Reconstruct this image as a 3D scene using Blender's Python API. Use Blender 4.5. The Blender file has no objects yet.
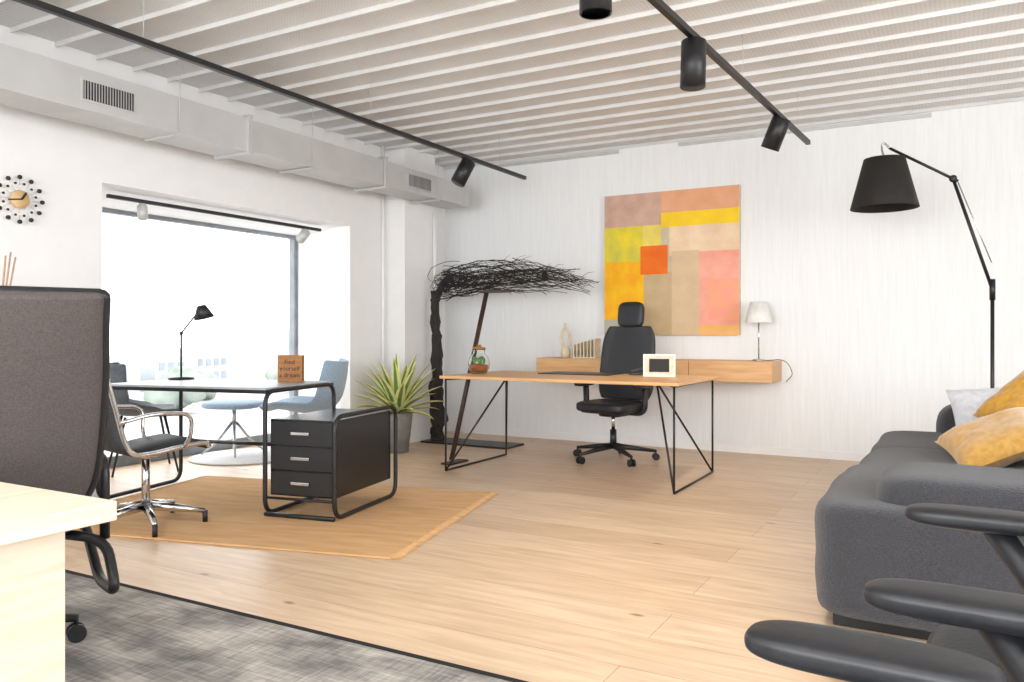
import bpy, math, random
from mathutils import Vector, Matrix, noise as mnoise
random.seed(3)
S = bpy.context.scene
PI = math.pi

def C(h):
    h = h.lstrip('#')
    r = []
    for i in (0, 2, 4):
        v = int(h[i:i+2], 16)/255
        r.append(v/12.92 if v <= .04045 else ((v+.055)/1.055)**2.4)
    return (r[0], r[1], r[2], 1)

def link(o, parent=None):
    S.collection.objects.link(o)
    if parent: o.parent = parent
    return o

def E(name, loc=(0, 0, 0), rz=0):
    o = bpy.data.objects.new(name, None)
    o.empty_display_size = .1
    o.location = loc
    o.rotation_euler = (0, 0, math.radians(rz))
    return link(o)

def mat(name, col, rough=.5, metal=0, col2=None, scale=20, bump=0, stretch=(1, 1, 1), detail=4, emit=None, bscale=None, sheen=0, lo=.35, hi=.65):
    m = bpy.data.materials.new(name); m.use_nodes = True
    nt = m.node_tree; n = nt.nodes; l = nt.links
    b = n['Principled BSDF']
    b.inputs['Roughness'].default_value = rough
    b.inputs['Metallic'].default_value = metal
    c1 = C(col); c2 = C(col2) if col2 else tuple([x*.86 for x in c1[:3]]+[1])
    tc = n.new('ShaderNodeTexCoord'); mp = n.new('ShaderNodeMapping')
    mp.inputs['Scale'].default_value = stretch
    l.new(tc.outputs['Object'], mp.inputs['Vector'])
    nz = n.new('ShaderNodeTexNoise'); nz.inputs['Scale'].default_value = scale; nz.inputs['Detail'].default_value = detail
    l.new(mp.outputs[0], nz.inputs['Vector'])
    r = n.new('ShaderNodeValToRGB')
    r.color_ramp.elements[0].position = lo; r.color_ramp.elements[1].position = hi
    r.color_ramp.elements[0].color = c2; r.color_ramp.elements[1].color = c1
    l.new(nz.outputs['Fac'], r.inputs[0]); l.new(r.outputs[0], b.inputs['Base Color'])
    if bump:
        nb = nz
        if bscale:
            nb = n.new('ShaderNodeTexNoise'); nb.inputs['Scale'].default_value = bscale; nb.inputs['Detail'].default_value = 3
            l.new(mp.outputs[0], nb.inputs['Vector'])
        bp = n.new('ShaderNodeBump'); bp.inputs['Strength'].default_value = bump; bp.inputs['Distance'].default_value = .01
        l.new(nb.outputs['Fac'], bp.inputs['Height']); l.new(bp.outputs[0], b.inputs['Normal'])
    if sheen: b.inputs['Sheen Weight'].default_value = sheen
    if emit:
        b.inputs['Emission Color'].default_value = (1, .93, .82, 1)
        b.inputs['Emission Strength'].default_value = emit
    return m

# ---------- mesh helpers ----------
def mesh(name, V, F, m, parent=None, smooth=False, mi=None, loc=None, rot=None):
    me = bpy.data.meshes.new(name)
    me.from_pydata([tuple(v) for v in V], [], F)
    ms = m if isinstance(m, (list, tuple)) else [m]
    for x in ms: me.materials.append(x)
    if mi:
        for p, i in zip(me.polygons, mi): p.material_index = i
    if smooth:
        for p in me.polygons: p.use_smooth = True
    me.update()
    o = bpy.data.objects.new(name, me)
    if loc: o.location = loc
    if rot: o.rotation_euler = [math.radians(a) for a in rot]
    return link(o, parent)

BF = [(0, 1, 3, 2), (4, 6, 7, 5), (0, 4, 5, 1), (2, 3, 7, 6), (0, 2, 6, 4), (1, 5, 7, 3)]
def box(name, c, s, m, parent=None, bev=0, rot=None):
    V = [(x*s[0]/2, y*s[1]/2, z*s[2]/2) for x in (-1, 1) for y in (-1, 1) for z in (-1, 1)]
    o = mesh(name, V, BF, m, parent, loc=c, rot=rot)
    if bev:
        b = o.modifiers.new('bevel', 'BEVEL'); b.width = bev; b.segments = 3; b.limit_method = 'ANGLE'
    return o

def bx(name, x0, x1, y0, y1, z0, z1, m, parent=None, bev=0):
    return box(name, ((x0+x1)/2, (y0+y1)/2, (z0+z1)/2), (x1-x0, y1-y0, z1-z0), m, parent, bev)

def sweep_data(pts, r, sides=10, closed=False, flat=1.0, up=None):
    P = [Vector(p) for p in pts]; n = len(P)
    R = r if isinstance(r, (list, tuple)) else [r]*n
    V = []; F = []; prev = None
    for i in range(n):
        a = P[i-1] if (i > 0 or closed) else P[i]
        b = P[(i+1) % n] if (i < n-1 or closed) else P[i]
        t = (b-a).normalized() if (b-a).length > 1e-9 else Vector((0, 0, 1))
        if prev is None:
            u = Vector(up) if up else (Vector((0, 0, 1)) if abs(t.z) < .9 else Vector((1, 0, 0)))
        else: u = prev
        nrm = (u - t*u.dot(t))
        if nrm.length < 1e-6: nrm = t.orthogonal()
        nrm.normalize(); prev = nrm
        bn = t.cross(nrm)
        for k in range(sides):
            a2 = 2*PI*k/sides
            V.append(P[i] + nrm*math.cos(a2)*R[i]*flat + bn*math.sin(a2)*R[i])
    m_ = n if closed else n-1
    for i in range(m_):
        j = (i+1) % n
        for k in range(sides):
            k2 = (k+1) % sides
            F.append((i*sides+k, i*sides+k2, j*sides+k2, j*sides+k))
    if not closed:
        F.append(tuple(range(sides))[::-1]); F.append(tuple((n-1)*sides+k for k in range(sides)))
    return V, F

def tube(name, pts, r, m, parent=None, sides=10, closed=False, flat=1.0, up=None):
    V, F = sweep_data(pts, r, sides, closed, flat, up)
    return mesh(name, V, F, m, parent, smooth=True)

def fillet(pts, r, n=6, closed=False):
    P = [Vector(p) for p in pts]; out = []; N = len(P)
    for i in range(N):
        if not closed and i in (0, N-1): out.append(P[i]); continue
        a = P[i-1]; b = P[i]; c = P[(i+1) % N]
        d1 = (a-b); d2 = (c-b)
        rr = min(r, d1.length*.49, d2.length*.49)
        p1 = b+d1.normalized()*rr; p2 = b+d2.normalized()*rr
        for k in range(n+1):
            t = k/n
            out.append(p1*(1-t)**2 + b*2*t*(1-t) + p2*t*t)
    return out

def cyl(name, p0, p1, r, m, parent=None, r2=None, sides=24):
    V, F = sweep_data([p0, p1], [r, r if r2 is None else r2], sides)
    o = mesh(name, V, F, m, parent)
    for p in o.data.polygons:
        if len(p.vertices) == 4: p.use_smooth = True
    return o

def lathe(name, prof, m, parent=None, loc=(0, 0, 0), sides=32, rot=None):
    V = []; F = []
    n = len(prof)
    for (r, z) in prof:
        for k in range(sides):
            a = 2*PI*k/sides; V.append((r*math.cos(a), r*math.sin(a), z))
    for i in range(n-1):
        for k in range(sides):
            k2 = (k+1) % sides
            F.append((i*sides+k, i*sides+k2, (i+1)*sides+k2, (i+1)*sides+k))
    return mesh(name, V, F, m, parent, smooth=True, loc=loc, rot=rot)

def sbox(name, c, s, m, parent=None, k=6, n=10, rot=None, wob=0):
    idx = {}; V = []; F = []
    def vid(x, y, z):
        key = (x, y, z)
        if key not in idx:
            p = Vector((x/n*2-1, y/n*2-1, z/n*2-1))
            p = Vector([math.copysign(abs(a)**.8, a) for a in p])
            q = (abs(p.x)**k+abs(p.y)**k+abs(p.z)**k)**(1/k)
            p = p/q
            w = 1 + (wob*mnoise.noise(Vector((p.x*1.7+c[0]*3, p.y*1.7+c[1]*3, p.z*1.7))) if wob else 0)
            idx[key] = len(V); V.append((p.x*s[0]/2*w, p.y*s[1]/2*w, p.z*s[2]/2*w))
        return idx[key]
    for i in range(n):
        for j in range(n):
            for (ax, val) in ((0, 0), (0, n), (1, 0), (1, n), (2, 0), (2, n)):
                q = []
                for (a, b) in ((i, j), (i+1, j), (i+1, j+1), (i, j+1)):
                    t = [a, b]; t.insert(ax, val); q.append(vid(*t))
                if (val == 0) != (ax == 1): q = q[::-1]
                F.append(tuple(q))
    return mesh(name, V, F, m, parent, smooth=True, loc=c, rot=rot)

def pillow(name, c, w, h, t, m, parent=None, rot=None, n=18):
    V = []; F = []
    def pt(i, j, s):
        x = i/n*2-1; y = j/n*2-1
        th = ((1-x**4)*(1-y**4))**.55
        wr = .014*mnoise.noise(Vector((x*3, y*3, s)))
        return (x*w/2*(1-.09*(1-y*y)), y*h/2*(1-.09*(1-x*x)), s*(t/2*th+wr*th))
    for s in (1, -1):
        b = len(V)
        for i in range(n+1):
            for j in range(n+1): V.append(pt(i, j, s))
        for i in range(n):
            for j in range(n):
                q = (b+i*(n+1)+j, b+(i+1)*(n+1)+j, b+(i+1)*(n+1)+j+1, b+i*(n+1)+j+1)
                F.append(q if s > 0 else q[::-1])
    return mesh(name, V, F, m, parent, smooth=True, loc=c, rot=rot)

def crom(pts, n=6):
    P = [Vector(p) for p in pts]; P = [P[0]*2-P[1]]+P+[P[-1]*2-P[-2]]; out = []
    for i in range(1, len(P)-2):
        for k in range(n):
            t = k/n; a, b, c, d = P[i-1:i+3]
            out.append(.5*((2*b)+(c-a)*t+(2*a-5*b+4*c-d)*t*t+(3*b-a-3*c+d)*t**3))
    out.append(P[-2]); return out

def shell(name, prof, widths, m, parent=None, cup=0, thick=.03, nu=12, cupp=2.5):
    pp = crom([(y, z, w) for (y, z), w in zip(prof, widths)], 6)
    N = len(pp); V = []; F = []
    for i, p in enumerate(pp):
        a = pp[max(0, i-1)]; b = pp[min(N-1, i+1)]
        t = Vector((b.x-a.x, b.y-a.y)).normalized(); nr = Vector((-t.y, t.x))
        cu = cup(i/(N-1)) if callable(cup) else cup
        for j in range(nu+1):
            u = j/nu*2-1
            off = cu*abs(u)**cupp
            x = u*p.z/2
            V.append((x, p.x+nr.x*off, p.y+nr.y*off))
    for i in range(N-1):
        for j in range(nu):
            F.append((i*(nu+1)+j, i*(nu+1)+j+1, (i+1)*(nu+1)+j+1, (i+1)*(nu+1)+j))
    o = mesh(name, V, F, m, parent, smooth=True)
    s = o.modifiers.new('solid', 'SOLIDIFY'); s.thickness = thick; s.offset = 0
    s2 = o.modifiers.new('sub', 'SUBSURF'); s2.levels = 1; s2.render_levels = 2
    return o

# ---------- materials ----------
M_black = mat('black_powdercoat', '#151517', .42, 0, '#1c1c1e', 60)
M_blackplastic = mat('black_plastic', '#1b1c20', .4, 0, '#222327', 60, bump=.05)
M_leather = mat('black_leather', '#1b1c20', .42, 0, '#232429', 90, bump=.15)
M_chrome = mat('polished_aluminium', '#d9d9da', .12, 1, '#c8c8ca', 8)
M_white = mat('white_plastic', '#f2f1ee', .4, 0, '#e9e8e4', 12)
M_oak = mat('oak_veneer', '#dbae7c', .45, 0, '#cc9a66', 3, stretch=(1, 14, 14), detail=8, bump=.05)
M_oaklight = mat('pale_ash_veneer', '#eadac6', .5, 0, '#dccab2', 3, stretch=(14, 1, 14), detail=8, bump=.05)
M_greyfab = mat('charcoal_fabric', '#424247', .95, 0, '#2c2d33', 190, bump=.8, bscale=230, sheen=.3)
M_taupe = mat('taupe_mesh_fabric', '#5f5754', .9, 0, '#4d4644', 200, bump=.4, bscale=400)
M_blue = mat('light_blue_wool', '#94a9bc', .9, 0, '#8096ab', 90, bump=.3, sheen=.3)
M_darkshell = mat('dark_grey_shell', '#5a6068', .6, 0, '#4d5259', 30)
M_mustard = mat('mustard_velvet', '#dba21c', .85, 0, '#c48b10', 30, bump=.2, sheen=.5)
M_sand = mat('sand_velvet', '#d6a654', .85, 0, '#c69442', 30, bump=.2, sheen=.5)
M_palepil = mat('pale_grey_cotton', '#dfe0e4', .9, 0, '#cfd2d8', 30, bump=.2)
M_galv = mat('galvanised_steel', '#c6c6c4', .45, .25, '#bebebd', 4, detail=6)
M_darkin = mat('dark_recess', '#2a2a2a', .7)
M_green = mat('agave_green', '#6f9455', .5, 0, '#557b45', 12)
M_cream = mat('agave_cream', '#e9e7a6', .5, 0, '#d8d584', 12)
M_pot = mat('grey_ceramic', '#8d8c89', .6, 0, '#7d7c79', 14, bump=.1)
M_bark = mat('charred_bark', '#211e1d', .85, 0, '#322d2b', 30, bump=1.0, stretch=(1, 1, .4))
M_woodbrown = mat('walnut_block', '#a8713c', .6, 0, '#8e5b2b', 4, stretch=(1, 1, 10), detail=7)
M_rust = mat('dark_brown_steel', '#4a3930', .55, .2, '#372a23', 20)
M_ribs = mat('cream_card', '#e9ddc6', .8, 0, '#d9cbb0', 20)

def wall_mat(name, a, b, bump, stretch):
    return mat(name, a, .75, 0, b, 7, bump=bump, stretch=stretch, detail=8)
M_wall = wall_mat('white_plaster', '#efeeed', '#ecebea', .05, (1, 1, 1))
M_wallb = wall_mat('combed_white_plaster', '#eff0f0', '#ebecec', .45, (6, 6, .4))

def ceiling_mat():
    m = mat('perforated_ceiling_metal', '#e0dfde', .55, .0, '#d8d7d5', 3)
    nt = m.node_tree; n = nt.nodes; l = nt.links
    b = n['Principled BSDF']; tc = n['Texture Coordinate']
    v = n.new('ShaderNodeTexVoronoi'); v.inputs['Scale'].default_value = 42; v.inputs['Randomness'].default_value = 0
    l.new(tc.outputs['Object'], v.inputs['Vector'])
    r = n.new('ShaderNodeValToRGB'); r.color_ramp.elements[0].position = .22; r.color_ramp.elements[1].position = .3
    r.color_ramp.elements[0].color = (.72, .72, .72, 1); r.color_ramp.elements[1].color = (1, 1, 1, 1)
    l.new(v.outputs['Distance'], r.inputs[0])
    mx = n.new('ShaderNodeMix'); mx.data_type = 'RGBA'; mx.blend_type = 'MULTIPLY'; mx.inputs[0].default_value = 1
    src = [k for k in nt.links if k.to_socket == b.inputs['Base Color']][0].from_socket
    l.new(src, mx.inputs[6]); l.new(r.outputs[0], mx.inputs[7]); l.new(mx.outputs[2], b.inputs['Base Color'])
    return m
M_ceil = ceiling_mat()
M_ceilplain = mat('ceiling_metal_lip', '#dedddb', .5, 0, '#d6d5d3', 3)
M_ceilshade = mat('ceiling_recess_shade', '#b7b4b0', .6, 0, '#aca9a5', 3)  # same metal in a darker tone: shade painted into the gaps between panels

def floor_mat():
    m = bpy.data.materials.new('oak_plank_floor'); m.use_nodes = True
    nt = m.node_tree; n = nt.nodes; l = nt.links; b = n['Principled BSDF']
    tc = n.new('ShaderNodeTexCoord')
    br = n.new('ShaderNodeTexBrick'); br.offset = .37
    br.inputs['Scale'].default_value = 1; br.inputs['Brick Width'].default_value = 2.6; br.inputs['Row Height'].default_value = .27
    br.inputs['Mortar Size'].default_value = .0018; br.inputs['Mortar Smooth'].default_value = .3
    br.inputs['Color1'].default_value = C('#dac2a7'); br.inputs['Color2'].default_value = C('#cfb597')
    br.inputs['Mortar'].default_value = C('#a58b70')
    l.new(tc.outputs['Object'], br.inputs['Vector'])
    mp = n.new('ShaderNodeMapping'); mp.inputs['Scale'].default_value = (1.2, 12, 1)
    l.new(tc.outputs['Object'], mp.inputs[0])
    nz = n.new('ShaderNodeTexNoise'); nz.inputs['Scale'].default_value = 2.0; nz.inputs['Detail'].default_value = 9; nz.inputs['Distortion'].default_value = .8
    l.new(mp.outputs[0], nz.inputs['Vector'])
    r = n.new('ShaderNodeValToRGB'); r.color_ramp.elements[0].position = .3; r.color_ramp.elements[1].position = .7
    r.color_ramp.elements[0].color = (.80, .76, .72, 1); r.color_ramp.elements[1].color = (1.07, 1.06, 1.05, 1)
    l.new(nz.outputs['Fac'], r.inputs[0])
    mx = n.new('ShaderNodeMix'); mx.data_type = 'RGBA'; mx.blend_type = 'MULTIPLY'; mx.inputs[0].default_value = 1
    l.new(br.outputs['Color'], mx.inputs[6]); l.new(r.outputs[0], mx.inputs[7])
    mp2 = n.new('ShaderNodeMapping'); mp2.inputs['Scale'].default_value = (1, 2.2, 1); l.new(tc.outputs['Object'], mp2.inputs[0])
    vo = n.new('ShaderNodeTexVoronoi'); vo.inputs['Scale'].default_value = 1.45; l.new(mp2.outputs[0], vo.inputs['Vector'])
    r2 = n.new('ShaderNodeValToRGB'); r2.color_ramp.elements[0].position = .015; r2.color_ramp.elements[1].position = .06
    r2.color_ramp.elements[0].color = (.4, .28, .2, 1); r2.color_ramp.elements[1].color = (1, 1, 1, 1)
    l.new(vo.outputs['Distance'], r2.inputs[0])
    mx2 = n.new('ShaderNodeMix'); mx2.data_type = 'RGBA'; mx2.blend_type = 'MULTIPLY'; mx2.inputs[0].default_value = 1
    l.new(mx.outputs[2], mx2.inputs[6]); l.new(r2.outputs[0], mx2.inputs[7])
    l.new(mx2.outputs[2], b.inputs['Base Color'])
    b.inputs['Roughness'].default_value = .38
    bp = n.new('ShaderNodeBump'); bp.inputs['Strength'].default_value = .12; bp.inputs['Distance'].default_value = .003
    l.new(nz.outputs['Fac'], bp.inputs['Height']); l.new(bp.outputs[0], b.inputs['Normal'])
    return m
M_floor = floor_mat()
def carpet_mat():
    m = mat('distressed_grey_carpet', '#bdb8b1', 1, 0, '#777574', 2.6, bump=.6, bscale=180, stretch=(1, 1.6, 1), detail=15, lo=.38, hi=.62)
    nt = m.node_tree; n = nt.nodes; l = nt.links; b = n['Principled BSDF']; tc = n['Texture Coordinate']
    a = n.new('ShaderNodeMapping'); a.inputs['Scale'].default_value = (90, 9, 1); l.new(tc.outputs['Object'], a.inputs[0])
    z = n.new('ShaderNodeTexNoise'); z.inputs['Scale'].default_value = 1; z.inputs['Detail'].default_value = 6; l.new(a.outputs[0], z.inputs['Vector'])
    a2 = n.new('ShaderNodeMapping'); a2.inputs['Scale'].default_value = (7, 80, 1); l.new(tc.outputs['Object'], a2.inputs[0])
    z2 = n.new('ShaderNodeTexNoise'); z2.inputs['Scale'].default_value = 1; z2.inputs['Detail'].default_value = 6; l.new(a2.outputs[0], z2.inputs['Vector'])
    ad = n.new('ShaderNodeMath'); l.new(z.outputs['Fac'], ad.inputs[0]); l.new(z2.outputs['Fac'], ad.inputs[1])
    r = n.new('ShaderNodeMapRange'); r.inputs['From Min'].default_value = .75; r.inputs['From Max'].default_value = 1.25; r.inputs['To Min'].default_value = .62; r.inputs['To Max'].default_value = 1.2
    l.new(ad.outputs[0], r.inputs['Value'])
    mx = n.new('ShaderNodeMix'); mx.data_type = 'RGBA'; mx.blend_type = 'MULTIPLY'; mx.inputs[0].default_value = 1
    src = [k for k in nt.links if k.to_socket == b.inputs['Base Color']][0].from_socket
    l.new(src, mx.inputs[6]); l.new(r.outputs[0], mx.inputs[7]); l.new(mx.outputs[2], b.inputs['Base Color'])
    return m
M_carpet = carpet_mat()
M_carpetedge = mat('carpet_binding', '#101012', .9)
M_rug = mat('woven_apricot_wool', '#e2b887', 1, 0, '#d5a570', 3, bump=.7, bscale=120, stretch=(1, 6, 1), detail=8)
M_whiterug = mat('white_shag', '#e9e7e4', 1, 0, '#dcd9d5', 40, bump=1, bscale=90)

def glass_mat():
    m = bpy.data.materials.new('window_glass'); m.use_nodes = True
    n = m.node_tree.nodes; l = m.node_tree.links
    n.remove(n['Principled BSDF'])
    t = n.new('ShaderNodeBsdfTransparent'); g = n.new('ShaderNodeBsdfGlossy'); g.inputs['Roughness'].default_value = .02
    nz = n.new('ShaderNodeTexNoise'); nz.inputs['Scale'].default_value = 1
    mr = n.new('ShaderNodeMapRange'); mr.inputs['To Min'].default_value = .03; mr.inputs['To Max'].default_value = .06
    l.new(nz.outputs['Fac'], mr.inputs['Value'])
    x = n.new('ShaderNodeMixShader')
    l.new(mr.outputs[0], x.inputs[0]); l.new(t.outputs[0], x.inputs[1]); l.new(g.outputs[0], x.inputs[2])
    l.new(x.outputs[0], n['Material Output'].inputs[0]); return m
M_glass = glass_mat()

# ---------- room shell ----------
XL, XR, YB, YF, H = -4.94, 3.6, 7.3, -4.0, 2.9
OY0, OY1, OZ = 3.27, 5.73, 2.075
floor = mesh('floor', [(XL, YF, 0), (XR, YF, 0), (XR, YB, 0), (XL, YB, 0), (XL, OY1, 0), (-5.97, 6.11, 0), (-5.97, OY0, 0), (XL, OY0, 0)],
             [(0, 1, 2, 3, 4, 5, 6, 7)], M_floor)
V = []; F = []; mi = []
y = YF; pitch = .27
while y < YB-.01:
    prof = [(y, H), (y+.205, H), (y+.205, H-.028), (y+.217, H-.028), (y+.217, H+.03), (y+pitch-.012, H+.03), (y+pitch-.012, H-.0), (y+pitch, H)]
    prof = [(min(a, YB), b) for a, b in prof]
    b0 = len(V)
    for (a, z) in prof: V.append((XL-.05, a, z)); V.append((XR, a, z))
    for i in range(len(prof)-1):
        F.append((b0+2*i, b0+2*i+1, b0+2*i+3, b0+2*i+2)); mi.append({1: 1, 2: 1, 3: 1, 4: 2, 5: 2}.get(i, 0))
    y += pitch
mesh('ceiling', V, F, [M_ceil, M_ceilplain, M_ceilshade], mi=mi)
bx('ceiling_slab', XL-.1, XR+.1, YF-.1, YB+.1, H+.06, H+.16, M_wall)

bx('wall_back', XL-.1, XR+.1, YB, YB+.12, 0, H+.06, M_wallb)
def joined_boxes(name, L, m, parent=None, bev=0):
    V = []; F = []
    for (x0, x1, y0, y1, z0, z1) in L:
        b = len(V)
        V += [(x, y, z) for x in (x0, x1) for y in (y0, y1) for z in (z0, z1)]
        F += [tuple(b+i for i in f) for f in BF]
    o = mesh(name, V, F, m, parent)
    if bev:
        q = o.modifiers.new('bevel', 'BEVEL'); q.width = bev; q.segments = 2
    return o
joined_boxes('wall_left', [(XL-.12, XL, YF, OY0, 0, H+.06), (XL-.12, XL, OY1, YB, 0, H+.06), (XL-.12, XL, OY0, OY1, OZ, H+.06)], M_wall)
GX = -5.95
bx('wall_bay_side', GX-.1, XL-.12, OY0-.12, OY0, 0, OZ+.1, M_wall)
mesh('wall_bay_reveal', [(XL-.121, OY1, 0), (GX-.05, 6.09, 0), (GX-.05, 6.25, 0), (XL-.121, OY1+.3, 0), (XL-.121, OY1, OZ), (GX-.05, 6.09, OZ), (GX-.05, 6.25, OZ), (XL-.121, OY1+.3, OZ)],
     [(3, 2, 1, 0), (4, 5, 6, 7), (0, 1, 5, 4), (1, 2, 6, 5), (2, 3, 7, 6), (3, 0, 4, 7)], M_wall)
bx('ceiling_bay', GX-.1, XL-.121, OY0-.12, 6.25, OZ, OZ+.1, M_wall)
M_frame = mat('grey_window_frame', '#8b9095', .4, .2, '#7d8287', 10)
wn = E('window_1')
joined_boxes('frame', [(GX-.04, GX+.03, OY0, 6.06, 0, .09), (GX-.04, GX+.03, OY0, 6.06, OZ-.035, OZ),
                          (GX-.04, GX+.03, OY0, OY0+.06, .09, OZ-.035), (GX-.04, GX+.03, 6.01, 6.06, .09, OZ-.035)], M_frame, wn)
bx('glass', GX-.008, GX, OY0+.06, 6.01, .09, OZ-.035, M_glass, wn)
joined_boxes('wall_front', [(XL, XR, YF-.12, YF, 0, .5), (XL, XR, YF-.12, YF, 2.6, H), (XL, XL+.6, YF-.12, YF, .5, 2.6), (XR-.6, XR, YF-.12, YF, .5, 2.6), (-.8, -.4, YF-.12, YF, .5, 2.6)], M_wall)
joined_boxes('wall_right', [(XR, XR+.12, YF, YB, 0, .4), (XR, XR+.12, YF, YB, 2.6, H+.06), (XR, XR+.12, YF, -3.2, .4, 2.6), (XR, XR+.12, 0, .5, .4, 2.6), (XR, XR+.12, 4.2, YB, .4, 2.6)], M_wall)
joined_boxes('window_2', [(XR+.03, XR+.08, -3.2, 0, .4, .46), (XR+.03, XR+.08, -3.2, 0, 2.54, 2.6), (XR+.03, XR+.08, -1.63, -1.57, .46, 2.54),
                          (XR+.03, XR+.08, .5, 4.2, .4, .46), (XR+.03, XR+.08, .5, 4.2, 2.54, 2.6), (XR+.03, XR+.08, 2.3, 2.36, .46, 2.54)], M_frame)
bx('wall_pillar', XL, -4.70, 6.25, 6.76, 0, H, M_wall)
cyl('trim_pipe', (-4.905, 6.17, 0), (-4.905, 6.17, H), .014, M_wall)
cyl('trim_pipe.001', (-4.675, 6.72, 0), (-4.675, 6.72, 2.3), .02, M_wall)
bx('baseboard_back', -4.70, XR, YB-.015, YB, 0, .07, M_wall)
bx('trim_1', -4.3, -2.9, YB-.02, YB, 2.83, 2.86, M_galv)
bx('trim_2', -2.3, -.2, YB-.02, YB, 2.83, 2.86, M_galv)

# ---------- outside ----------
M_bld = mat('pale_facade', '#b4b7bb', .9, 0, '#a6aaaf', .4)
M_bld2 = mat('dim_glazing', '#98a1aa', .5, 0, '#88919b', .6)
M_ground = mat('pale_paving', '#bcbbb8', .9, 0, '#a9a8a5', .3)
M_tree = mat('hazy_foliage', '#929a90', .9, 0, '#7b8379', .8)
bx('outside_ground', -140, -6.4, -60, 160, -3.3, -3.2, M_ground)
rnd = random.Random(8)
for k in range(14):
    g = E('outside_building' if k == 0 else 'outside_building.%03d' % k, (-46-rnd.random()*26, 6+k*6.6, -3.2))
    w = 3.5+rnd.random()*2.6; h = 2.0+rnd.random()*2.6
    bx('block', -2, 2, -w/2, w/2, 0, h, M_bld, g)
    joined_boxes('windows', [(2, 2.05, -w/2+.3+i*.8, -w/2+.75+i*.8, z, z+.55) for i in range(int((w-.4)/.8)) for z in [q*1.1+.5 for q in range(int((h-.4)/1.1))]], M_bld2, g)
for k in range(10):
    g = E('outside_shrub' if k == 0 else 'outside_shrub.%03d' % k, (-34-rnd.random()*8, 8+k*6.4+rnd.random()*3, -3.2))
    for j in range(4): sbox('foliage_%d' % j, (rnd.uniform(-.6, .6), rnd.uniform(-1.4, 1.4), .8+rnd.random()*.8), (1.6, 1.8, 1.7), M_tree, g, k=2.2, n=6, wob=.3)

# ---------- painting ----------
px0, px1, pz0, pz1 = -3.03, -1.725, 1.06, 2.414
pg = E('abstract_painting', (px0, YB-.05, pz0))
PW, PH = px1-px0, pz1-pz0
box('canvas', (PW/2, .022, PH/2), (PW, .044, PH), M_ribs, pg)
def pm(nm, a, b, sc=6): return mat('paint_'+nm, a, .7, 0, b, sc, bump=.3, bscale=40, detail=10, lo=.3, hi=.7)
pats = [
 (0, 1, 0, 1, '#d8cbb2', '#c4b496'),
 (0, .44, .0, .24, '#d9b3a2', '#c09a86'),
 (.44, 1, 0, .17, '#ecae88', '#e0a378'),
 (.44, 1, .15, .25, '#fdd71c', '#f4c824'),
 (0, .33, .23, .50, '#f4d81c', '#c6c050'),
 (.3, .44, .23, .40, '#f3de6c', '#dcc258'),
 (0, .31, .48, .90, '#ffca0a', '#f9a010'),
 (.50, 1, .25, .45, '#f2d8b8', '#e5c09c'),
 (.31, .52, .56, 1, '#cdb58e', '#c2a67a'),
 (.52, .72, .42, 1, '#e0c29a', '#cfb592'),
 (.72, 1, .43, .97, '#f7b29e', '#ee9e86'),
 (.78, 1, .62, .90, '#f99e8e', '#f3ac80'),
 (0, .31, .89, 1, '#c0baa8', '#ada691'),
 (.72, 1, .93, 1, '#f6be74', '#e8ac64'),
 (.285, .49, .375, .575, '#f67a10', '#e8660a')]
for i, (a, b, c, d, c1, c2) in enumerate(pats):
    e = .0006*(i+1)
    mesh('colour_field_%d' % i, [(a*PW, -e, (1-d)*PH), (b*PW, -e, (1-d)*PH), (b*PW, -e, (1-c)*PH), (a*PW, -e, (1-c)*PH)], [(0, 1, 2, 3)], pm(str(i), c1, c2), pg)

# ---------- wall console ----------
g = E('wall_console', (-3.59, 6.88, .66))
bx('body', 0, 2.22, 0, .42, 0, .178, M_oak, g, .004)
for i, xx in enumerate((.76, 1.51)): bx('drawer_gap_%d' % i, xx-.002, xx+.002, -.0015, .004, .005, .173, M_darkin, g)

g = E('table_lamp', (-1.52, 7.08, .840))
lathe('base', [(0, 0), (.055, 0), (.055, .012), (.01, .016), (.0, .016)], M_chrome, g)
cyl('stem', (0, 0, .01), (0, 0, .42), .006, M_chrome, g)
M_shade = mat('white_lampshade', '#ecebe7', .8, 0, '#e2e0da', 30)
lathe('shade', [(.115, .33), (.072, .51), (.070, .51), (.113, .33), (.115, .33)], M_shade, g)
g = E('power_cable', (-1.46, 7.08, .84))
tube('wire', crom([(0.0, 0, .004), (.05, .02, .006), (.11, .03, .01), (.17, .05, -.02), (.20, .1, -.11), (.15, .17, -.17), (.13, .2, -.19)], 6), .003, M_black, g, 6)

g = E('ceramic_ring_vase', (-3.36, 7.05, .839))
lathe('base', [(0, 0), (.035, 0), (.05, .04), (.048, .08), (.03, .11), (.0, .11)], M_ribs, g)
pts = [(math.cos(t)*.045, 0, .19+math.sin(t)*.095) for t in [2*PI*k/24 for k in range(24)]]
tube('ring', pts, .015, M_ribs, g, 10, closed=True)
cyl('neck', (0, 0, .275), (0, 0, .34), .018, M_ribs, g, .012)
g = E('letter_organiser', (-3.13, 7.05, .839))
bx('tray', -.12, .12, -.08, .08, 0, .012, M_ribs, g)
for k in range(7): bx('divider_%d' % k, -.115+k*.036, -.103+k*.036, -.075, .075, .012, .13+.010*k, M_ribs, g, .003)

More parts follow.
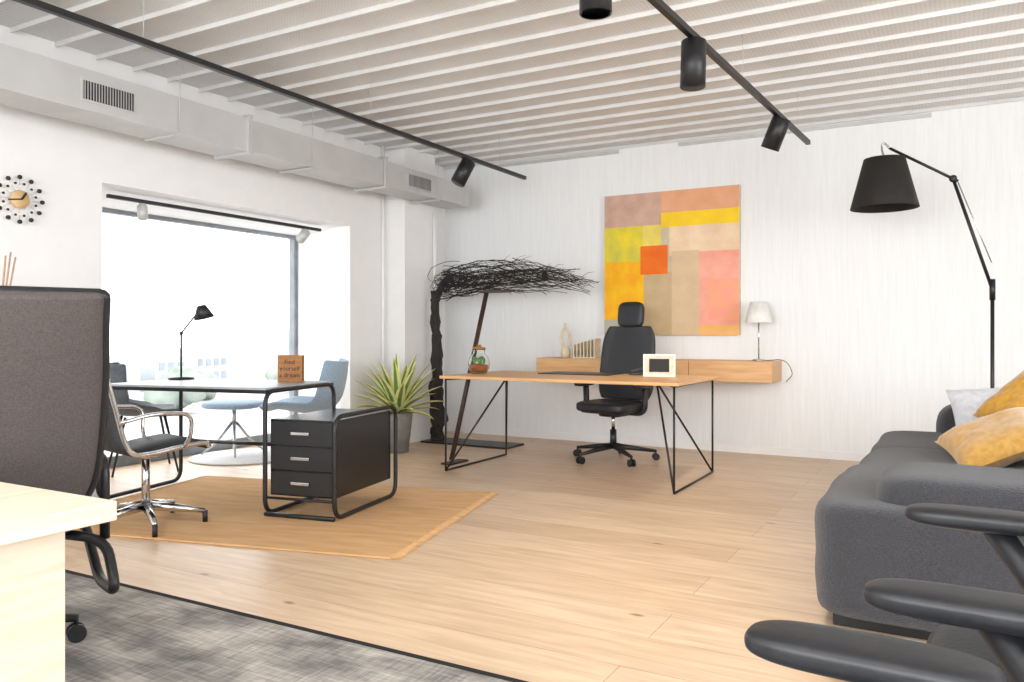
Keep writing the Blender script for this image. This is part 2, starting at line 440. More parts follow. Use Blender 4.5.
# ---------- trestle desk ----------
g = E('oak_desk', (0, 0, 0))
dx0, dx1, dy0, dy1 = -3.52, -1.645, 5.15, 6.15
bx('top', dx0-.02, dx1+.02, dy0, dy1, .725, .748, M_oak, g, .003)
fr = .008
for s, x, xa in (('left', dx0+.02, -3.22), ('right', dx1-.02, -1.95)):
    y0, y1 = dy0+.03, dy1-.02
    A = (x, y0, fr); B = (x, y1, fr); A2 = (x, y0, .72); B2 = (x, y1, .72); T = (xa, (y0+y1)/2, .72)
    for i, (p, q) in enumerate(((A, A2), (B, B2), (A, B), (A2, B2), (A, T), (B, T), (A2, T), (B2, T))):
        cyl('frame_%s_%d' % (s, i), p, q, fr, M_black, g, sides=8)
bx('underframe', dx0+.3, dx1-.3, (dy0+dy1)/2-.02, (dy0+dy1)/2+.02, .70, .725, M_black, g)

g = E('desk_pad', (-2.68, 5.92, .749)); box('mat', (0, 0, .004), (.62, .34, .006), M_leather, g, .002)
g = E('picture_frame', (-1.99, 5.83, .749), 14)
joined_boxes('frame', [(-.12, -.108, -.008, .008, 0, .17), (.108, .12, -.008, .008, 0, .17), (-.108, .108, -.008, .008, 0, .012), (-.108, .108, -.008, .008, .158, .17)], M_white, g)
bx('passepartout', -.108, .108, 0, .005, .012, .158, M_ribs, g)
bx('photo', -.075, .075, -.004, 0, .035, .135, M_darkin, g)
bx('stand', -.02, .02, .008, .06, 0, .10, M_white, g)
g = E('stapler', (-2.2, 5.95, .749), 20)
sbox('lower', (0, 0, .01), (.15, .035, .018), M_blackplastic, g); sbox('upper', (.005, 0, .045), (.15, .035, .022), M_blackplastic, g, rot=(0, -14, 0))
def realglass():
    m = bpy.data.materials.new('clear_glass'); m.use_nodes = True
    b = m.node_tree.nodes['Principled BSDF']; b.inputs['Roughness'].default_value = .03
    b.inputs['Transmission Weight'].default_value = 1; b.inputs['Base Color'].default_value = (.93, .97, .95, 1); b.inputs['IOR'].default_value = 1.2
    nz = m.node_tree.nodes.new('ShaderNodeTexNoise'); bp = m.node_tree.nodes.new('ShaderNodeBump'); bp.inputs['Strength'].default_value = .02
    m.node_tree.links.new(nz.outputs['Fac'], bp.inputs['Height']); m.node_tree.links.new(bp.outputs[0], b.inputs['Normal'])
    return m
M_cg = realglass()
g = E('glass_terrarium', (-3.43, 5.56, .749))
lathe('jar', [(0, .002), (.06, .002), (.085, .04), (.09, .09), (.075, .14), (.05, .165), (.05, .19), (.056, .195), (.05, .2), (.045, .19), (.045, .165), (.07, .138), (.083, .09), (.078, .04), (.055, .008), (0, .008)], M_cg, g)
M_soil = mat('terracotta_gravel', '#b5653a', .9, 0, '#8a4a2a', 60, bump=.5)
lathe('soil', [(0, .012), (.055, .012), (.074, .04), (.076, .07), (0, .08)], M_soil, g)
for k in range(9):
    a = k*.7; sbox('moss_%d' % k, (math.cos(a)*.035, math.sin(a)*.035, .095+.01*(k % 3)), (.035, .03, .05), M_green, g, k=2.4, n=4)
lathe('lid', [(0, .2), (.055, .2), (.055, .212), (.02, .22), (.018, .235), (0, .235)], M_woodbrown, g)

# ---------- office chairs ----------
def star(g, n, R, m, zc=.09, ang=0, caster=True, mc=None, rr=.022):
    for k in range(n):
        a = math.radians(ang)+2*PI*k/n
        d = Vector((math.cos(a), math.sin(a), 0))
        tube('base_arm_%d' % k, [d*.02+Vector((0, 0, zc+.03)), d*R*.5+Vector((0, 0, zc+.012)), d*R+Vector((0, 0, zc-.012))], [rr*1.15, rr*.95, rr*.6], m, g, 8)
        if caster:
            t = Vector((-d.y, d.x, 0)); c = d*R
            cyl('caster_pin_%d' % k, c+Vector((0, 0, .05)), c+Vector((0, 0, zc)), .008, M_black, g, sides=8)
            for s in (-1, 1):
                cyl('caster_%d_%d' % (k, s), c+t*.008*s+Vector((0, 0, .03)), c+t*.026*s+Vector((0, 0, .03)), .03, mc or M_black, g, sides=18)
        else:
            cyl('glide_%d' % k, d*R+Vector((0, 0, 0)), d*R+Vector((0, 0, zc-.01)), .014, M_black, g, sides=12)

def armrest(g, x, ztop, m, name='arm', L=.29, w=.10, py=-.04):
    sbox(name+'_pad', (x, py, ztop-.02), (w, L, .042), m, g, k=3.4, n=14)
    tube(name+'_post', fillet([(x*.45, .03, .41), (x*1.0, .03, .41), (x*1.0, py+.02, ztop-.03)], .08, 6), .026, m, g, 12)

def task_chair(name, loc, rz, fab, back_h=1.08, head=False, arm_z=.68, base_mat=M_black, arms=True, ang=18, lean=.10, bw=.46, R=.31, zoff=.0, bshell=None, apy=-.04, sy=-.03, spread=.31, aw=.10):
    g = E(name, (loc[0], loc[1], zoff), rz)
    star(g, 5, R, base_mat, ang=ang)
    cyl('gas_lift', (0, 0, .10), (0, 0, .26), .028, M_black, g); cyl('piston', (0, 0, .26), (0, 0, .40), .016, M_chrome, g)
    sbox('mechanism', (0, .02, .40), (.2, .26, .06), M_blackplastic, g, k=5)
    sbox('seat', (0, sy, .462), (.50, .50, .095), fab if fab is not M_taupe else M_leather, g, k=4.5, n=14)
    sbox('seat_pan', (0, sy+.01, .43), (.44, .44, .05), M_blackplastic, g, k=5)
    z0 = .50
    yb = .22
    hh = back_h-z0
    prof = [(yb-.01, z0), (yb+.0+lean*.1, z0+.12*hh), (yb+.01+lean*.28, z0+.3*hh), (yb+.02+lean*.58, z0+.6*hh), (yb+.03+lean*.84, z0+.85*hh), (yb+.03+lean, back_h)]
    wd = [bw*.84, bw*.97, bw, bw*.98, bw*.92, bw*.74 if head else bw*.90]
    shell('backrest', prof, wd, fab, g, cup=.03, thick=.055, nu=10)
    if bshell is None:
        shell('back_shell', [(a+.035, b) for a, b in prof], [q*.95 for q in wd], M_blackplastic, g, cup=.03, thick=.02, nu=10)
    tube('back_support', crom([(0, .05, .40), (0, .22, .40), (0, yb+.07, .48), (0, yb+.09, .68 if not bshell else .54)], 5), .03, M_blackplastic, g, 10, flat=.6)
    if head:
        tube('head_post', [(0, yb+.06+lean, back_h-.08), (0, yb+.07+lean, back_h+.10)], .02, M_blackplastic, g, 8)
        sbox('headrest', (0, yb+.03+lean, back_h+.10), (.25, .075, .23), fab, g, k=4, n=10, rot=(-6, 0, 0))
    if arms:
        for x in (-spread, spread): armrest(g, x, arm_z, M_blackplastic, name='arm_left' if x < 0 else 'arm_right', py=apy, w=aw)
    return g

task_chair('executive_office_chair', (-2.57, 6.34, 0), -8, M_leather, 1.14, True, .66, ang=36, lean=.06, bw=.54, R=.36, apy=.0, spread=.285, aw=.07)
task_chair('office_chair', (.19, 1.60, 0), -92, M_leather, 1.0, arm_z=.70, zoff=.014, apy=-.16, sy=.0)
task_chair('office_chair.001', (.05, .745, 0), -92, M_leather, 1.0, arm_z=.69, zoff=.014, apy=-.16, sy=.0)

g = task_chair('mesh_back_office_chair', (-2.77, 1.46, 0), -112, M_taupe, 1.18, lean=.26, arms=False, bw=.50, bshell=1, zoff=.014, ang=33, R=.235)
z0, bh, yb, ln, bw = .50, 1.18, .22, .26, .50
hh = bh-z0
pf = crom([(yb-.01, z0, bw*.84), (yb+ln*.1, z0+.12*hh, bw*.97), (yb+.01+ln*.28, z0+.3*hh, bw), (yb+.02+ln*.58, z0+.6*hh, bw*.98), (yb+.03+ln*.84, z0+.85*hh, bw*.92), (yb+.03+ln, bh, bw*.90)], 4)
rim = [(-p.z/2-.002, p.x-.035, p.y) for p in pf]+[(p.z/2+.002, p.x-.035, p.y) for p in reversed(pf)]
tube('back_frame', fillet(rim, .03, 3, closed=True), .02, M_blackplastic, g, 10, closed=True)
for x in (-.29, .29):
    tube('arm_loop_%d' % (x > 0), fillet([(x*.6, .12, .40), (x, .2, .38), (x, .34, .24), (x, .10, .22), (x, -.16, .38), (x*.6, -.1, .40)], .07), .017, M_black, g)
    tube('arm_upright_%d' % (x > 0), fillet([(x, .18, .38), (x, .18, .64), (x, -.1, .66)], .06), .016, M_black, g)

# aluminium group chair
g = E('aluminium_swivel_chair', (-3.95, 2.875, .013), 168)
star(g, 5, .31, M_chrome, zc=.075, ang=20, caster=False, rr=.024)
cyl('column', (0, 0, .08), (0, 0, .40), .022, M_chrome, g)
M_eames = mat('black_ribbed_leather', '#1f2126', .4, 0, '#2a2c31', 40, bump=.2)
prof = [(-.25, .43), (-.22, .455), (-.08, .445), (.08, .425), (.17, .435), (.215, .51), (.25, .64), (.29, .79), (.30, .83)]
shell('seat_and_back', prof, [.45]*9, M_eames, g, cup=0, thick=.018, nu=8)
pp = crom([(0, a, b) for a, b in prof], 6)
V = []; F = []
for i in range(0, len(pp)-1):
    for fz in (0, .5):
        p = pp[i]*(1-fz)+pp[i+1]*fz
        t = (pp[i+1]-pp[i]).normalized(); nr = Vector((0, -t.z, t.y))
        for sg in (1, -1):
            v, f = sweep_data([(-.222, p.y+sg*nr.y*.006, p.z+sg*nr.z*.006), (.222, p.y+sg*nr.y*.006, p.z+sg*nr.z*.006)], .0075, 6)
            b0 = len(V); V += v; F += [tuple(b0+q for q in ff) for ff in f]
mesh('ribs', V, F, M_eames, g, smooth=True)
for s in (-1, 1):
    tube('side_rail_%d' % s, [p+Vector((s*.235, 0, 0)) for p in pp], .013, M_chrome, g, 8)
    tube('arm_%d' % s, fillet([(s*.235, -.10, .445), (s*.29, -.11, .49), (s*.30, -.12, .63), (s*.30, .10, .645), (s*.29, .25, .61), (s*.235, .235, .59)], .08), .011, M_chrome, g, 8)
cyl('spreader_1', (-.235, .05, .42), (.235, .05, .42), .014, M_chrome, g)
cyl('spreader_2', (-.235, .243, .62), (.235, .243, .62), .011, M_chrome, g)
tube('antler', fillet([(-.2, .05, .42), (0, 0, .37), (.2, .05, .42)], .1), .014, M_chrome, g)

# ---------- tubular steel desk ----------
ang = math.degrees(math.atan2(.19, .98))
g = E('tubular_steel_desk', (-3.08, 3.44, .013), ang)
tr = .0135
def loop(nm, x, y0, y1, z0, z1, r=.09):
    tube(nm, fillet([(x, y0, z0), (x, y1, z0), (x, y1, z1), (x, y0, z1)], r, 8, closed=True), tr, M_black, g, 12, closed=True)
loop('pedestal_loop_right', 0, 0, .76, tr, .59)
loop('middle_loop', -.46, 0, .76, tr, .725)
loop('end_loop', -1.70, 0, .74, tr, .725)
bx('pedestal_body', -.445, -.015, .03, .72, .12, .565, mat('black_lacquer', '#101012', .25, 0, '#151517', 30), g, .004)
for k in range(3):
    z = .13+k*.144
    bx('drawer_front_%d' % k, -.435, -.025, .018, .03, z, z+.134, M_black, g, .002)
    bx('handle_%d' % k, -.29, -.17, -.0, .018, z+.06, z+.078, M_chrome, g, .003)
cyl('cross_bar_front', (-.46, .0, .11), (0, .0, .11), .008, M_black, g)
tube('cross_bar_bottom', [(-.46, .0, tr), (0, .0, tr)], tr, M_black, g)
M_linot = mat('grey_linoleum_top', '#b0b3b7', .4, 0, '#a5a9ad', 20)
bx('top', -1.69, -.475, .02, .76, .722, .744, M_linot, g, .004)
bx('top_edge', -1.70, -.465, .012, .768, .71, .732, M_black, g, .004)
cyl('foot_rail', (-1.7, .72, .3), (-.46, .74, .3), tr, M_black, g)

g = E('wooden_block_sign', (-3.85, 3.88, .758), 24)
box('block', (0, 0, .088), (.165, .05, .176), M_woodbrown, g, .004)
for k, t in enumerate(('Find', 'yourself', 'a dream')):
    cu = bpy.data.curves.new('lettering', 'FONT'); cu.body = t; cu.size = .042; cu.align_x = 'CENTER'; cu.extrude = .0006
    cu.materials.append(M_darkin)
    o = bpy.data.objects.new('lettering_%d' % k, cu); o.location = (0, -.0262, .118-.043*k); o.rotation_euler = (PI/2, 0, 0); link(o, g)
g = E('desk_lamp', (-4.73, 3.72, .758), 30)
lathe('base', [(0, 0), (.085, 0), (.085, .012), (.02, .018), (0, .018)], M_black, g)
tube('arm_lower', [(0, 0, .01), (0.0, 0, .32)], .007, M_black, g)
tube('arm_upper', [(0.0, 0, .32), (.11, 0, .46)], .006, M_black, g)
sbox('joint', (0, 0, .32), (.026, .03, .026), M_black, g, k=2.2, n=6)
lathe('head', [(.0, .09), (.03, .09), (.04, .07), (.07, .0), (.066, .0), (.036, .065), (.0, .08)], M_black, g, loc=(.16, 0, .425), rot=(0, -14, 0))
tube('head_bracket', [(.11, 0, .46), (.15, 0, .49)], .009, M_black, g)

# ---------- lounge chair, ottoman, side chair, rugs ----------
def star4(g, n, R, z, m, ang=30):
    for k in range(n):
        a = math.radians(ang)+2*PI*k/n; d = Vector((math.cos(a), math.sin(a), 0))
        tube('leg_%d' % k, [d*.015+Vector((0, 0, z)), d*R*.55+Vector((0, 0, z*.38)), d*R+Vector((0, 0, .008))], [.014, .012, .008], m, g, 8)
M_white2 = mat('aluminium_leg', '#b9babb', .3, .7, '#adaeaf', 10)
g = E('lounge_chair', (-4.94, 5.15, 0), -62)
star4(g, 4, .30, .30, M_white2); cyl('column', (0, 0, .28), (0, 0, .385), .02, M_white2, g)
shell('shell', [(-.31, .42), (-.2, .44), (0, .41), (.16, .41), (.27, .50), (.32, .66), (.35, .84)], [.52, .60, .64, .66, .68, .66, .52], M_blue, g,
      cup=lambda v: .05+.14*max(0, v-.15)**.6*(1-.45*v), thick=.035, nu=14)
g = E('ottoman', (-5.56, 4.92, .018), 20)
star4(g, 4, .27, .28, M_white2); cyl('column', (0, 0, .26), (0, 0, .40), .018, M_white2, g)
sbox('cushion', (0, 0, .435), (.50, .46, .075), M_blue, g, k=3.2, n=12)
g = E('tub_chair', (-5.60, 4.06, 0), 150)
shell('shell', [(-.25, .45), (-.1, .45), (.08, .44), (.22, .48), (.29, .62), (.31, .84)], [.42, .52, .56, .60, .62, .50], M_darkshell, g,
      cup=lambda v: .04+.2*max(0, v-.2)**.6*(1-.3*v), thick=.022, nu=14)
for i, (x, y) in enumerate(((-.24, -.22), (.24, -.22), (-.22, .24), (.22, .24))):
    tube('leg_%d' % i, [(x*.6, y*.6, .435), (x, y, .0)], [.011, .008], M_black, g, 8)
g = E('round_rug'); g.location = (-5.42, 4.90, 0)
lathe('pile', [(0, .001), (.44, .001), (.45, .008), (.43, .016), (0, .018)], M_whiterug, g, sides=48)

g = E('woven_rug', (-2.36, 3.03, 0), 13.5)
box('pile', (-1.12, .82, .006), (2.22, 1.64, .010), M_rug, g, .003)
V = []; F = []
for side in (0, 1):
    for k in range(150):
        y = .01+1.62*k/149; x0 = -.005 if side == 0 else -2.23; s = 1 if side == 0 else -1
        v, f = sweep_data([(x0, y, .008), (x0+s*.025, y+random.uniform(-.006, .006), .007), (x0+s*(.04+random.random()*.012), y+random.uniform(-.01, .01), .004)], [.0035, .003, .0015], 4)
        b0 = len(V); V += v; F += [tuple(b0+q for q in ff) for ff in f]
mesh('fringe', V, F, M_rug, g)

g = E('area_carpet')
bx('pile', -4.9, 1.6, -3.0, 2.13, .001, .012, M_carpet, g)
bx('binding', -4.9, 1.6, 2.13, 2.155, .001, .013, M_carpetedge, g)
bx('binding_side', 1.6, 1.62, -3.0, 2.155, .001, .013, M_carpetedge, g)

# ---------- foreground table & cabinet ----------
g = E('ash_table', (0, 0, 0))
bx('top', -3.1, -1.49, .05, 1.02, .70, .74, M_oaklight, g, .003)
bx('end_panel', -1.60, -1.56, .12, .955, 0.013, .70, M_oaklight, g, .002)
bx('end_panel_far', -3.04, -3.0, .12, .94, 0.013, .70, M_oaklight, g, .002)
bx('stretcher', -3.0, -1.60, .15, .18, .45, .70, M_oaklight, g)
g = E('side_cabinet', (-4.92, 1.5, 0.013))
bx('body', 0, .62, 0, .9, .06, .80, M_oaklight, g, .003)
bx('plinth', .03, .58, .03, .87, 0, .06, M_darkin, g)
bx('door_gap', .62, .622, .448, .452, .08, .78, M_darkin, g)
for y in (.41, .49): bx('knob_%d' % int(y*100), .62, .64, y-.01, y+.01, .42, .52, M_black, g)
g = E('reed_diffuser', (-4.42, 2.33, .813))
lathe('bottle', [(0, 0), (.045, 0), (.05, .03), (.045, .12), (.02, .16), (.02, .2), (.016, .2), (.016, .16), (0, .15)], M_ribs, g)
M_reed = mat('rattan_reed', '#c8a488', .8, 0, '#b58e70', 30)
for k in range(8):
    a = k*.9; tube('reed_%d' % k, [(0, 0, .1), (math.cos(a)*.09, math.sin(a)*.09, .64+.03*(k % 3))], .0045, M_reed, g, 6)

# ---------- wall clock ----------
g = E('wall_clock', (XL+.02, 2.725, 1.880))
M_dial = mat('birch_dial', '#d9b98a', .5, 0, '#caa672', 10)
lathe('dial', [(0, .0), (.052, .0), (.055, .02), (.048, .03), (0, .03)], M_dial, g, rot=(0, 90, 0))
for k in range(12):
    a = 2*PI*k/12; d = Vector((0, math.cos(a), math.sin(a)))
    cyl('spoke_%d' % k, d*.04+Vector((.01, 0, 0)), d*.13+Vector((.01, 0, 0)), .0010, M_chrome, g, sides=6)
    sbox('ball_%d' % k, tuple(d*.134+Vector((.012, 0, 0))), (.027, .027, .027), M_black, g, k=2, n=6)
    a += PI/12; d = Vector((0, math.cos(a), math.sin(a)))
    sbox('bead_%d' % k, tuple(d*.098+Vector((.012, 0, 0))), (.016, .016, .016), M_black, g, k=2, n=5)
for nm, a, L, w in (('hour_hand', 1.0, .05, .012), ('minute_hand', 3.3, .08, .008)):
    box(nm, (.034, math.cos(a)*L/2, math.sin(a)*L/2), (.003, L, w), M_black, g, rot=(math.degrees(a), 0, 0))

# ---------- tree sculpture ----------
g = E('driftwood_tree_sculpture', (-4.52, 6.54, 0))
bx('base_plate', -.12, .86, -.12, .22, 0, .018, M_black, g, .003)
rt = random.Random(5)
def gnarl(name, ctrl, r, sides=16, amp=.35, fr=7):
    pts = crom(ctrl, 8); V, F = sweep_data(pts, r if isinstance(r, list) else [r]*len(pts), sides)
    V2 = []
    for i, v in enumerate(V):
        if i//sides < len(pts):
            c = Vector(pts[i//sides]); d = v-c
            V2.append(c+d*(1+amp*mnoise.noise(Vector((v.x*fr*2.2, v.y*fr*2.2, v.z*fr)))+amp*.5*mnoise.noise(v*fr*4)))
        else: V2.append(v)
    return mesh(name, V2, F, M_bark, g, smooth=True)
gnarl('trunk', [(0, 0, .0), (.02, 0, .25), (-.02, .0, .55), (.02, 0, .85), (-.01, 0, 1.15), (-.01, 0, 1.38), (.02, 0, 1.50), (.08, 0, 1.58), (.17, 0, 1.63)], [.064-.0006*i for i in range(65)], amp=.9)
gnarl('trunk_second', [(-.06, .04, .0), (-.04, .03, .4), (-.06, .03, .8), (-.03, .02, 1.2), (-.05, .0, 1.5)], .03, amp=.8)
V = []; F = []
for k in range(76):
    nseg = 12; P = []
    main = k < 50
    L = rt.uniform(.8, 1.6); sx0 = rt.uniform(-.03, .12) if main else rt.uniform(.1, .9)
    if sx0+L > 1.74: L = 1.74-sx0-rt.random()*.25
    zs = 1.55+rt.uniform(-.14, .14) if main else 1.62+rt.uniform(-.16, .16)
    zm = 1.71+rt.uniform(-.26, .17); ze = 1.53+rt.uniform(-.09, .13)
    ys = rt.uniform(-.16, .16); f1 = rt.uniform(5, 15); ph = rt.uniform(0, 6); am = rt.uniform(.01, .032)
    for i in range(nseg+1):
        t = i/nseg
        P.append((sx0+L*t, ys*(.4+t)+.03*math.sin(t*f1*.8+ph), zs*(1-t)**2+2*t*(1-t)*zm+t*t*ze+am*math.sin(t*f1+ph)+rt.uniform(-.008, .008)))
    r0 = rt.choice([.0020, .0025, .0035, .0055])
    v, f = sweep_data(P, [r0*(1-.6*i/nseg)+.0007 for i in range(nseg+1)], 4)
    b0 = len(V); V += v; F += [tuple(b0+q for q in ff) for ff in f]
    for q in range(2):
        i = rt.randrange(2, nseg); p = Vector(P[i]); d = Vector((rt.uniform(.04, .16), rt.uniform(-.04, .04), rt.uniform(-.08, .08)))
        v, f = sweep_data([p, p+d*.5+Vector((0, 0, rt.uniform(-.02, .02))), p+d], [.0020, .0016, .001], 4)
        b0 = len(V); V += v; F += [tuple(b0+q2 for q2 in ff) for ff in f]
for k in range(30):
    cx = rt.uniform(.08, .5); cz = 1.60+rt.uniform(-.06, .08); ra_, rb = rt.uniform(.08, .24), rt.uniform(.05, .13); ph = rt.uniform(0, 6); tl = rt.uniform(-.4, .4)
    P = []
    for i in range(13):
        t = ph+i/12*rt.uniform(3.6, 4.2)
        P.append((cx+ra_*math.cos(t), rt.uniform(-.01, .01)+.1*math.sin(t+ph), cz+rb*math.sin(t)+tl*ra_*math.cos(t)*.4))
    v, f = sweep_data(P, .003, 4)
    b0 = len(V); V += v; F += [tuple(b0+q for q in ff) for ff in f]
mesh('swept_branches', V, F, M_bark, g)
sbox('knot', (1.22, -.05, 1.60), (.06, .05, .10), M_bark, g, k=2.2, n=6)

g = E('leaning_floor_lamp')
p0 = Vector((-3.66, 5.50, .03)); p1 = Vector((-3.60, 5.96, 1.43))
tube('beam', [p0, p1], .034, M_rust, g, 4, flat=.7)
box('foot', (p0.x, p0.y+.05, .008), (.10, .26, .014), M_rust, g)
box('head', (p1.x+.09, p1.y, 1.44), (.30, .06, .022), M_rust, g, .003)

# ---------- agave ----------
g = E('potted_agave', (-4.46, 5.82, 0))
lathe('pot', [(0, .0), (.10, .0), (.135, .32), (.14, .36), (.125, .36), (.12, .33), (0, .33)], M_pot, g)
ra = random.Random(11)
V = []; F = []; mi = []
for k in range(36):
    az = k*2.399; el = math.radians(14+64*(k/36)**.9); L = .37+.05*ra.random()+.20*(k/36); W = .044+.008*ra.random()
    b0 = len(V); n = 9
    d = Vector((math.cos(az), math.sin(az), 0)); side = Vector((-d.y, d.x, 0))
    pos = d*.02+Vector((0, 0, .34)); e = el
    for i in range(n+1):
        t = i/n
        w = W*(.75+.5*t)*(1-t**2.4)+.001
        nr = Vector((0, 0, 1))*math.cos(e)-d*math.sin(e)
        for j, u in enumerate((-1, -.4, 0, .4, 1)):
            V.append(pos+side*u*w+nr*(abs(u)*w*.45))
        pos = pos+(d*math.cos(e)+Vector((0, 0, 1))*math.sin(e))*L/n
        e -= .06*(1.3-k/40)
    for i in range(n):
        for j in range(4):
            a = b0+i*5+j; F.append((a, a+1, a+6, a+5)); mi.append(1 if j in (0, 3) else 0)
mesh('leaves', V, F, [M_green, M_cream], g, smooth=True, mi=mi)

# ---------- sofa ----------
g = E('modular_sofa', (-.05, 0, 0))
sbox('seat_near', (.16, 3.62, .255), (1.18, 1.08, .44), M_greyfab, g, k=11, n=22, wob=.014)
sbox('seat_middle', (.16, 4.55, .25), (1.14, .98, .39), M_greyfab, g, k=9, n=16, wob=.015)
sbox('seat_far', (.16, 5.42, .25), (1.14, .98, .39), M_greyfab, g, k=9, n=16, wob=.015)
sbox('arm_near', (.30, 3.36, .36), (1.04, .46, .43), M_greyfab, g, k=8, n=20, wob=.015)
sbox('arm_far', (.38, 5.86, .37), (.92, .30, .54), M_greyfab, g, k=5, n=14, wob=.03)
sbox('back_near', (.66, 3.9, .40), (.34, 1.3, .56), M_greyfab, g, k=6, n=14, wob=.03)
sbox('back_far', (.66, 5.1, .40), (.34, 1.5, .56), M_greyfab, g, k=6, n=14, wob=.03)
bx('plinth', -.36, .72, 3.16, 5.9, 0.0, .08, M_darkin, g)
g = E('mustard_cushion', (.33, 5.08, .70)); pillow('pad', (0, 0, 0), .44, .46, .15, M_mustard, g, rot=(24, -44, 15))
g = E('sand_cushion', (.16, 4.60, .555)); pillow('pad', (0, 0, 0), .48, .54, .16, M_sand, g, rot=(10, -24, 10))
g = E('pale_cushion', (.15, 5.44, .60)); pillow('pad', (0, 0, 0), .40, .38, .14, M_palepil, g, rot=(56, -6, 8))
g = E('sheepskin_rug', (-.16, 2.82, 0)); sbox('fleece', (0, 0, .03), (.5, .4, .055), M_whiterug, g, k=2.6, n=14, wob=.15)

# ---------- arc floor lamp ----------
g = E('articulated_floor_lamp', (.19, 6.22, 0))
lathe('base', [(0, 0), (.17, 0), (.17, .02), (.03, .03), (0, .03)], M_black, g)
cyl('pole', (0, 0, .02), (0, 0, 1.37), .012, M_black, g)
cyl('clamp', (0, 0, 1.30), (0, 0, 1.44), .018, M_black, g)
J = (-.23, -.02, 2.13); Tp = (-.62, -.02, 2.38)
tube('arm_lower', [(0, 0, 1.37), J], .011, M_black, g)
tube('arm_lower_rod', [(-.005, -.015, 1.55), (-.20, -.03, 2.10)], .004, M_chrome, g)
tube('arm_upper', [(J[0]+.03, J[1], J[2]-.02), Tp], .010, M_black, g)
sbox('elbow', J, (.05, .04, .05), M_black, g, k=2.2, n=6)
tube('shade_hook', crom([Tp, (-.66, -.02, 2.42), (-.67, -.02, 2.38), (-.655, -.02, 2.31)], 5), .007, M_chrome, g)
M_dshade = mat('black_satin_shade', '#1e1b1a', .7, 0, '#262220', 40)
lathe('shade', [(.225, 1.96), (.135, 2.31), (.132, 2.31), (.222, 1.96), (.225, 1.96)], M_dshade, g, loc=(-.655, -.02, 0))
lathe('shade_top', [(0, 2.305), (.134, 2.305), (.134, 2.31), (0, 2.31)], M_dshade, g, loc=(-.655, -.02, 0))
sbox('bulb', (-.655, -.02, 2.12), (.08, .08, .12), M_white, g, k=2, n=8)

# ---------- duct ----------
g = E('ventilation_duct')
DX0, DX1, DZ0, DZ1 = -4.665, -4.35, 2.353, 2.588
bx('duct_near', DX0, DX1, -3.0, 4.0, DZ0, DZ1, M_galv, g)
bx('duct_middle', DX0+.004, DX1-.004, 4.0, 5.5, DZ0+.006, DZ1-.006, M_galv, g)
bx('duct_far', DX0+.01, DX1-.01, 5.5, 6.88, DZ0+.012, DZ1-.012, M_galv, g)
for i, yy in enumerate((1.4, 3.98, 5.5)):
    joined_boxes('flange_%d' % i, [(DX0-.02, DX1+.02, yy-.018, yy+.018, DZ0-.02, DZ0), (DX0-.02, DX1+.02, yy-.018, yy+.018, DZ1, DZ1+.02), (DX1, DX1+.02, yy-.018, yy+.018, DZ0, DZ1), (DX0-.02, DX0, yy-.018, yy+.018, DZ0, DZ1)], M_galv, g)
for i, (a, b) in enumerate(((2.75, 3.10), (5.83, 6.20))):
    bx('grille_frame_%d' % i, DX1-.01, DX1+.004, a, b, DZ0+.05, DZ1-.055, M_galv, g)
    bx('grille_dark_%d' % i, DX1, DX1+.006, a+.015, b-.015, DZ0+.062, DZ1-.067, M_darkin, g)
    nn = 18
    joined_boxes('grille_fins_%d' % i, [(DX1+.004, DX1+.01, a+.02+(b-a-.04)*k/nn, a+.02+(b-a-.04)*k/nn+.004, DZ0+.062, DZ1-.067) for k in range(nn+1)], M_galv, g)
for i, yy in enumerate((1.0, 3.4, 4.6, 6.3)):
    cyl('hanger_%d' % i, (DX1+.012, yy, DZ0-.01), (DX1+.012, yy, H), .003, M_galv, g, sides=6)
    bx('hanger_bracket_%d' % i, DX0-.01, DX1+.016, yy-.012, yy+.012, DZ0-.012, DZ0, M_galv, g)

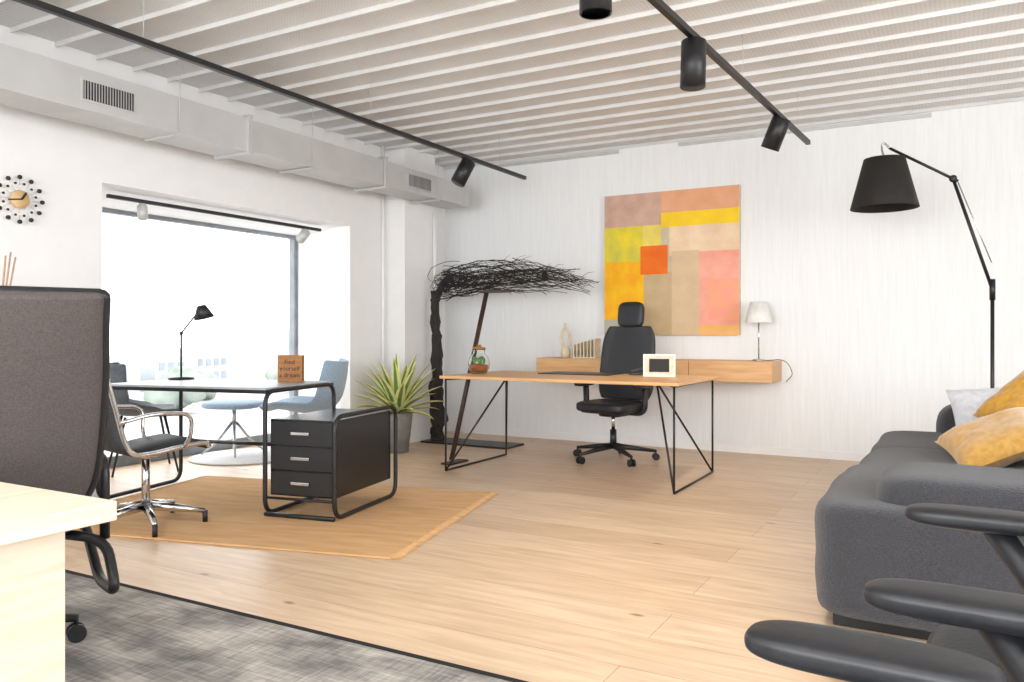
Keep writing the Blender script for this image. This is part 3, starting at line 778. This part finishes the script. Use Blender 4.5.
# ---------- track lighting ----------
M_lens = mat('warm_lamp_lens', '#fff3dc', .3, emit=14)
def rail(name, a, b, m=M_black, hang=True, w=.032):
    g = E(name); a = Vector(a); b = Vector(b); d = b-a; L = d.length
    box('rail', tuple((a+b)/2), (w, L, w), m, g, rot=(0, 0, -math.degrees(math.atan2(d.x, d.y))))
    if hang:
        k = 0
        for t in (.06, .28, .5, .72, .94):
            p = a+d*t; cyl('wire_%d' % k, p, (p.x, p.y, H), .0022, M_galv, g, sides=5); k += 1
    return g
rail('ceiling_track_rail', (-3.72, -1.5, 2.6), (-3.72, 6.89, 2.6))
rail('ceiling_track_rail.001', (-1.38, 0.2, 2.6), (-1.055, 6.72, 2.6))
rail('ceiling_track_rail.002', (-5.15, 3.45, 2.03), (-5.15, 5.56, 2.03), M_blackplastic, False, .026)
def spotlamp(name, p, d, L=.22, r=.064, power=60, m=M_black, lens=M_lens, size=70, drop=.09):
    g = E(name, p); d = Vector(d).normalized()
    cyl('adapter', (0, 0, -.03), (0, 0, 0), .022, m, g, sides=12)
    cyl('stem', (0, 0, -drop), (0, 0, -.02), .008, m, g, sides=8)
    c = Vector((0, 0, -drop)); a = c-d*L*.35; b = c+d*L*.65
    V, F = sweep_data([a, a+d*.004, b, b, b-d*.02], [r*.9, r, r, r*.88, r*.86], 28)
    o = mesh('housing', V, F[:-1], m, g)
    for q in o.data.polygons:
        if len(q.vertices) == 4: q.use_smooth = True
    cyl('lens', b-d*.018, b-d*.004, r*.8, lens, g)
    if power:
        ld = bpy.data.lights.new(name+'_light', 'SPOT'); ld.energy = power; ld.color = (1, .88, .74); ld.spot_size = math.radians(size); ld.spot_blend = .9; ld.shadow_soft_size = .06
        lo = bpy.data.objects.new('light', ld); lo.location = b+d*.01; lo.rotation_euler = d.to_track_quat('-Z', 'Y').to_euler(); link(lo, g)
spotlamp('track_spotlight', (-3.72, 5.80, 2.583), (-.25, -.35, -.8), power=50)
spotlamp('track_spotlight.001', (-1.19, 4.02, 2.583), (0, -.08, -1), L=.24, power=80, size=100)
spotlamp('track_spotlight.002', (-1.10, 5.72, 2.583), (-.38, .12, -.85), power=60, size=90)
spotlamp('track_spotlight.003', (-1.25, 2.90, 2.583), (0, 0, -1), L=.24, power=70, size=100)
spotlamp('added_track_spotlight', (-3.72, 1.0, 2.583), (.1, .2, -1), power=60, size=95)  # extra spotlight added on the left track, out of view
spotlamp('track_spotlight.005', (-1.355, .7, 2.583), (.0, .95, -.35), power=110, size=45)
M_lensc = mat('cool_lamp_lens', '#f4f4f4', .3, emit=3)
spotlamp('bay_spotlight', (-5.15, 3.72, 2.015), (.25, -.1, -.9), L=.10, r=.035, power=0, m=M_galv, lens=M_lensc, drop=.05)
spotlamp('bay_spotlight.001', (-5.15, 5.35, 2.015), (.1, -.6, -.5), L=.12, r=.042, power=0, m=M_galv, lens=M_lensc, drop=.05)

# ---------- lights ----------
def area(name, loc, rot, sx, sy, e, col=(1, 1, 1)):
    l = bpy.data.lights.new(name, 'AREA'); l.shape = 'RECTANGLE'; l.size = sx; l.size_y = sy; l.energy = e; l.color = col
    o = bpy.data.objects.new(name, l); o.location = loc; o.rotation_euler = [math.radians(a) for a in rot]; link(o)
area('added_fill_rear', (-.6, -3.8, 1.7), (90, 0, 0), 6.5, 2.0, 290, (.94, .97, 1))  # fill lamp added in front of the unseen rear openings
area('added_fill_right', (3.5, 2.3, 1.6), (90, 0, 90), 3.5, 2.0, 115, (.94, .97, 1))  # fill lamp added beside the unseen right-hand openings
area('added_fill_overhead', (-1, -.6, 2.75), (0, 0, 0), 4.5, 2.4, 80, (1, .98, .96))  # added overhead fill, out of view; no fitting is built for it

w = bpy.data.worlds.new('overcast'); S.world = w; w.use_nodes = True
bg = w.node_tree.nodes['Background']; bg.inputs[0].default_value = (.94, .97, 1, 1); bg.inputs[1].default_value = 4.2

S.view_settings.view_transform = 'Standard'
S.view_settings.look = 'None'
S.view_settings.exposure = 0.03

# ---------- camera ----------
cd = bpy.data.cameras.new('camera'); cd.sensor_width = 36; cd.lens = 798/1024*36; cd.shift_y = -8/1024; cd.clip_start = .05; cd.clip_end = 400
co = bpy.data.objects.new('camera', cd); co.location = (0, 0, 1.08); co.rotation_euler = (PI/2, 0, math.radians(29.3)); link(co)
S.camera = co
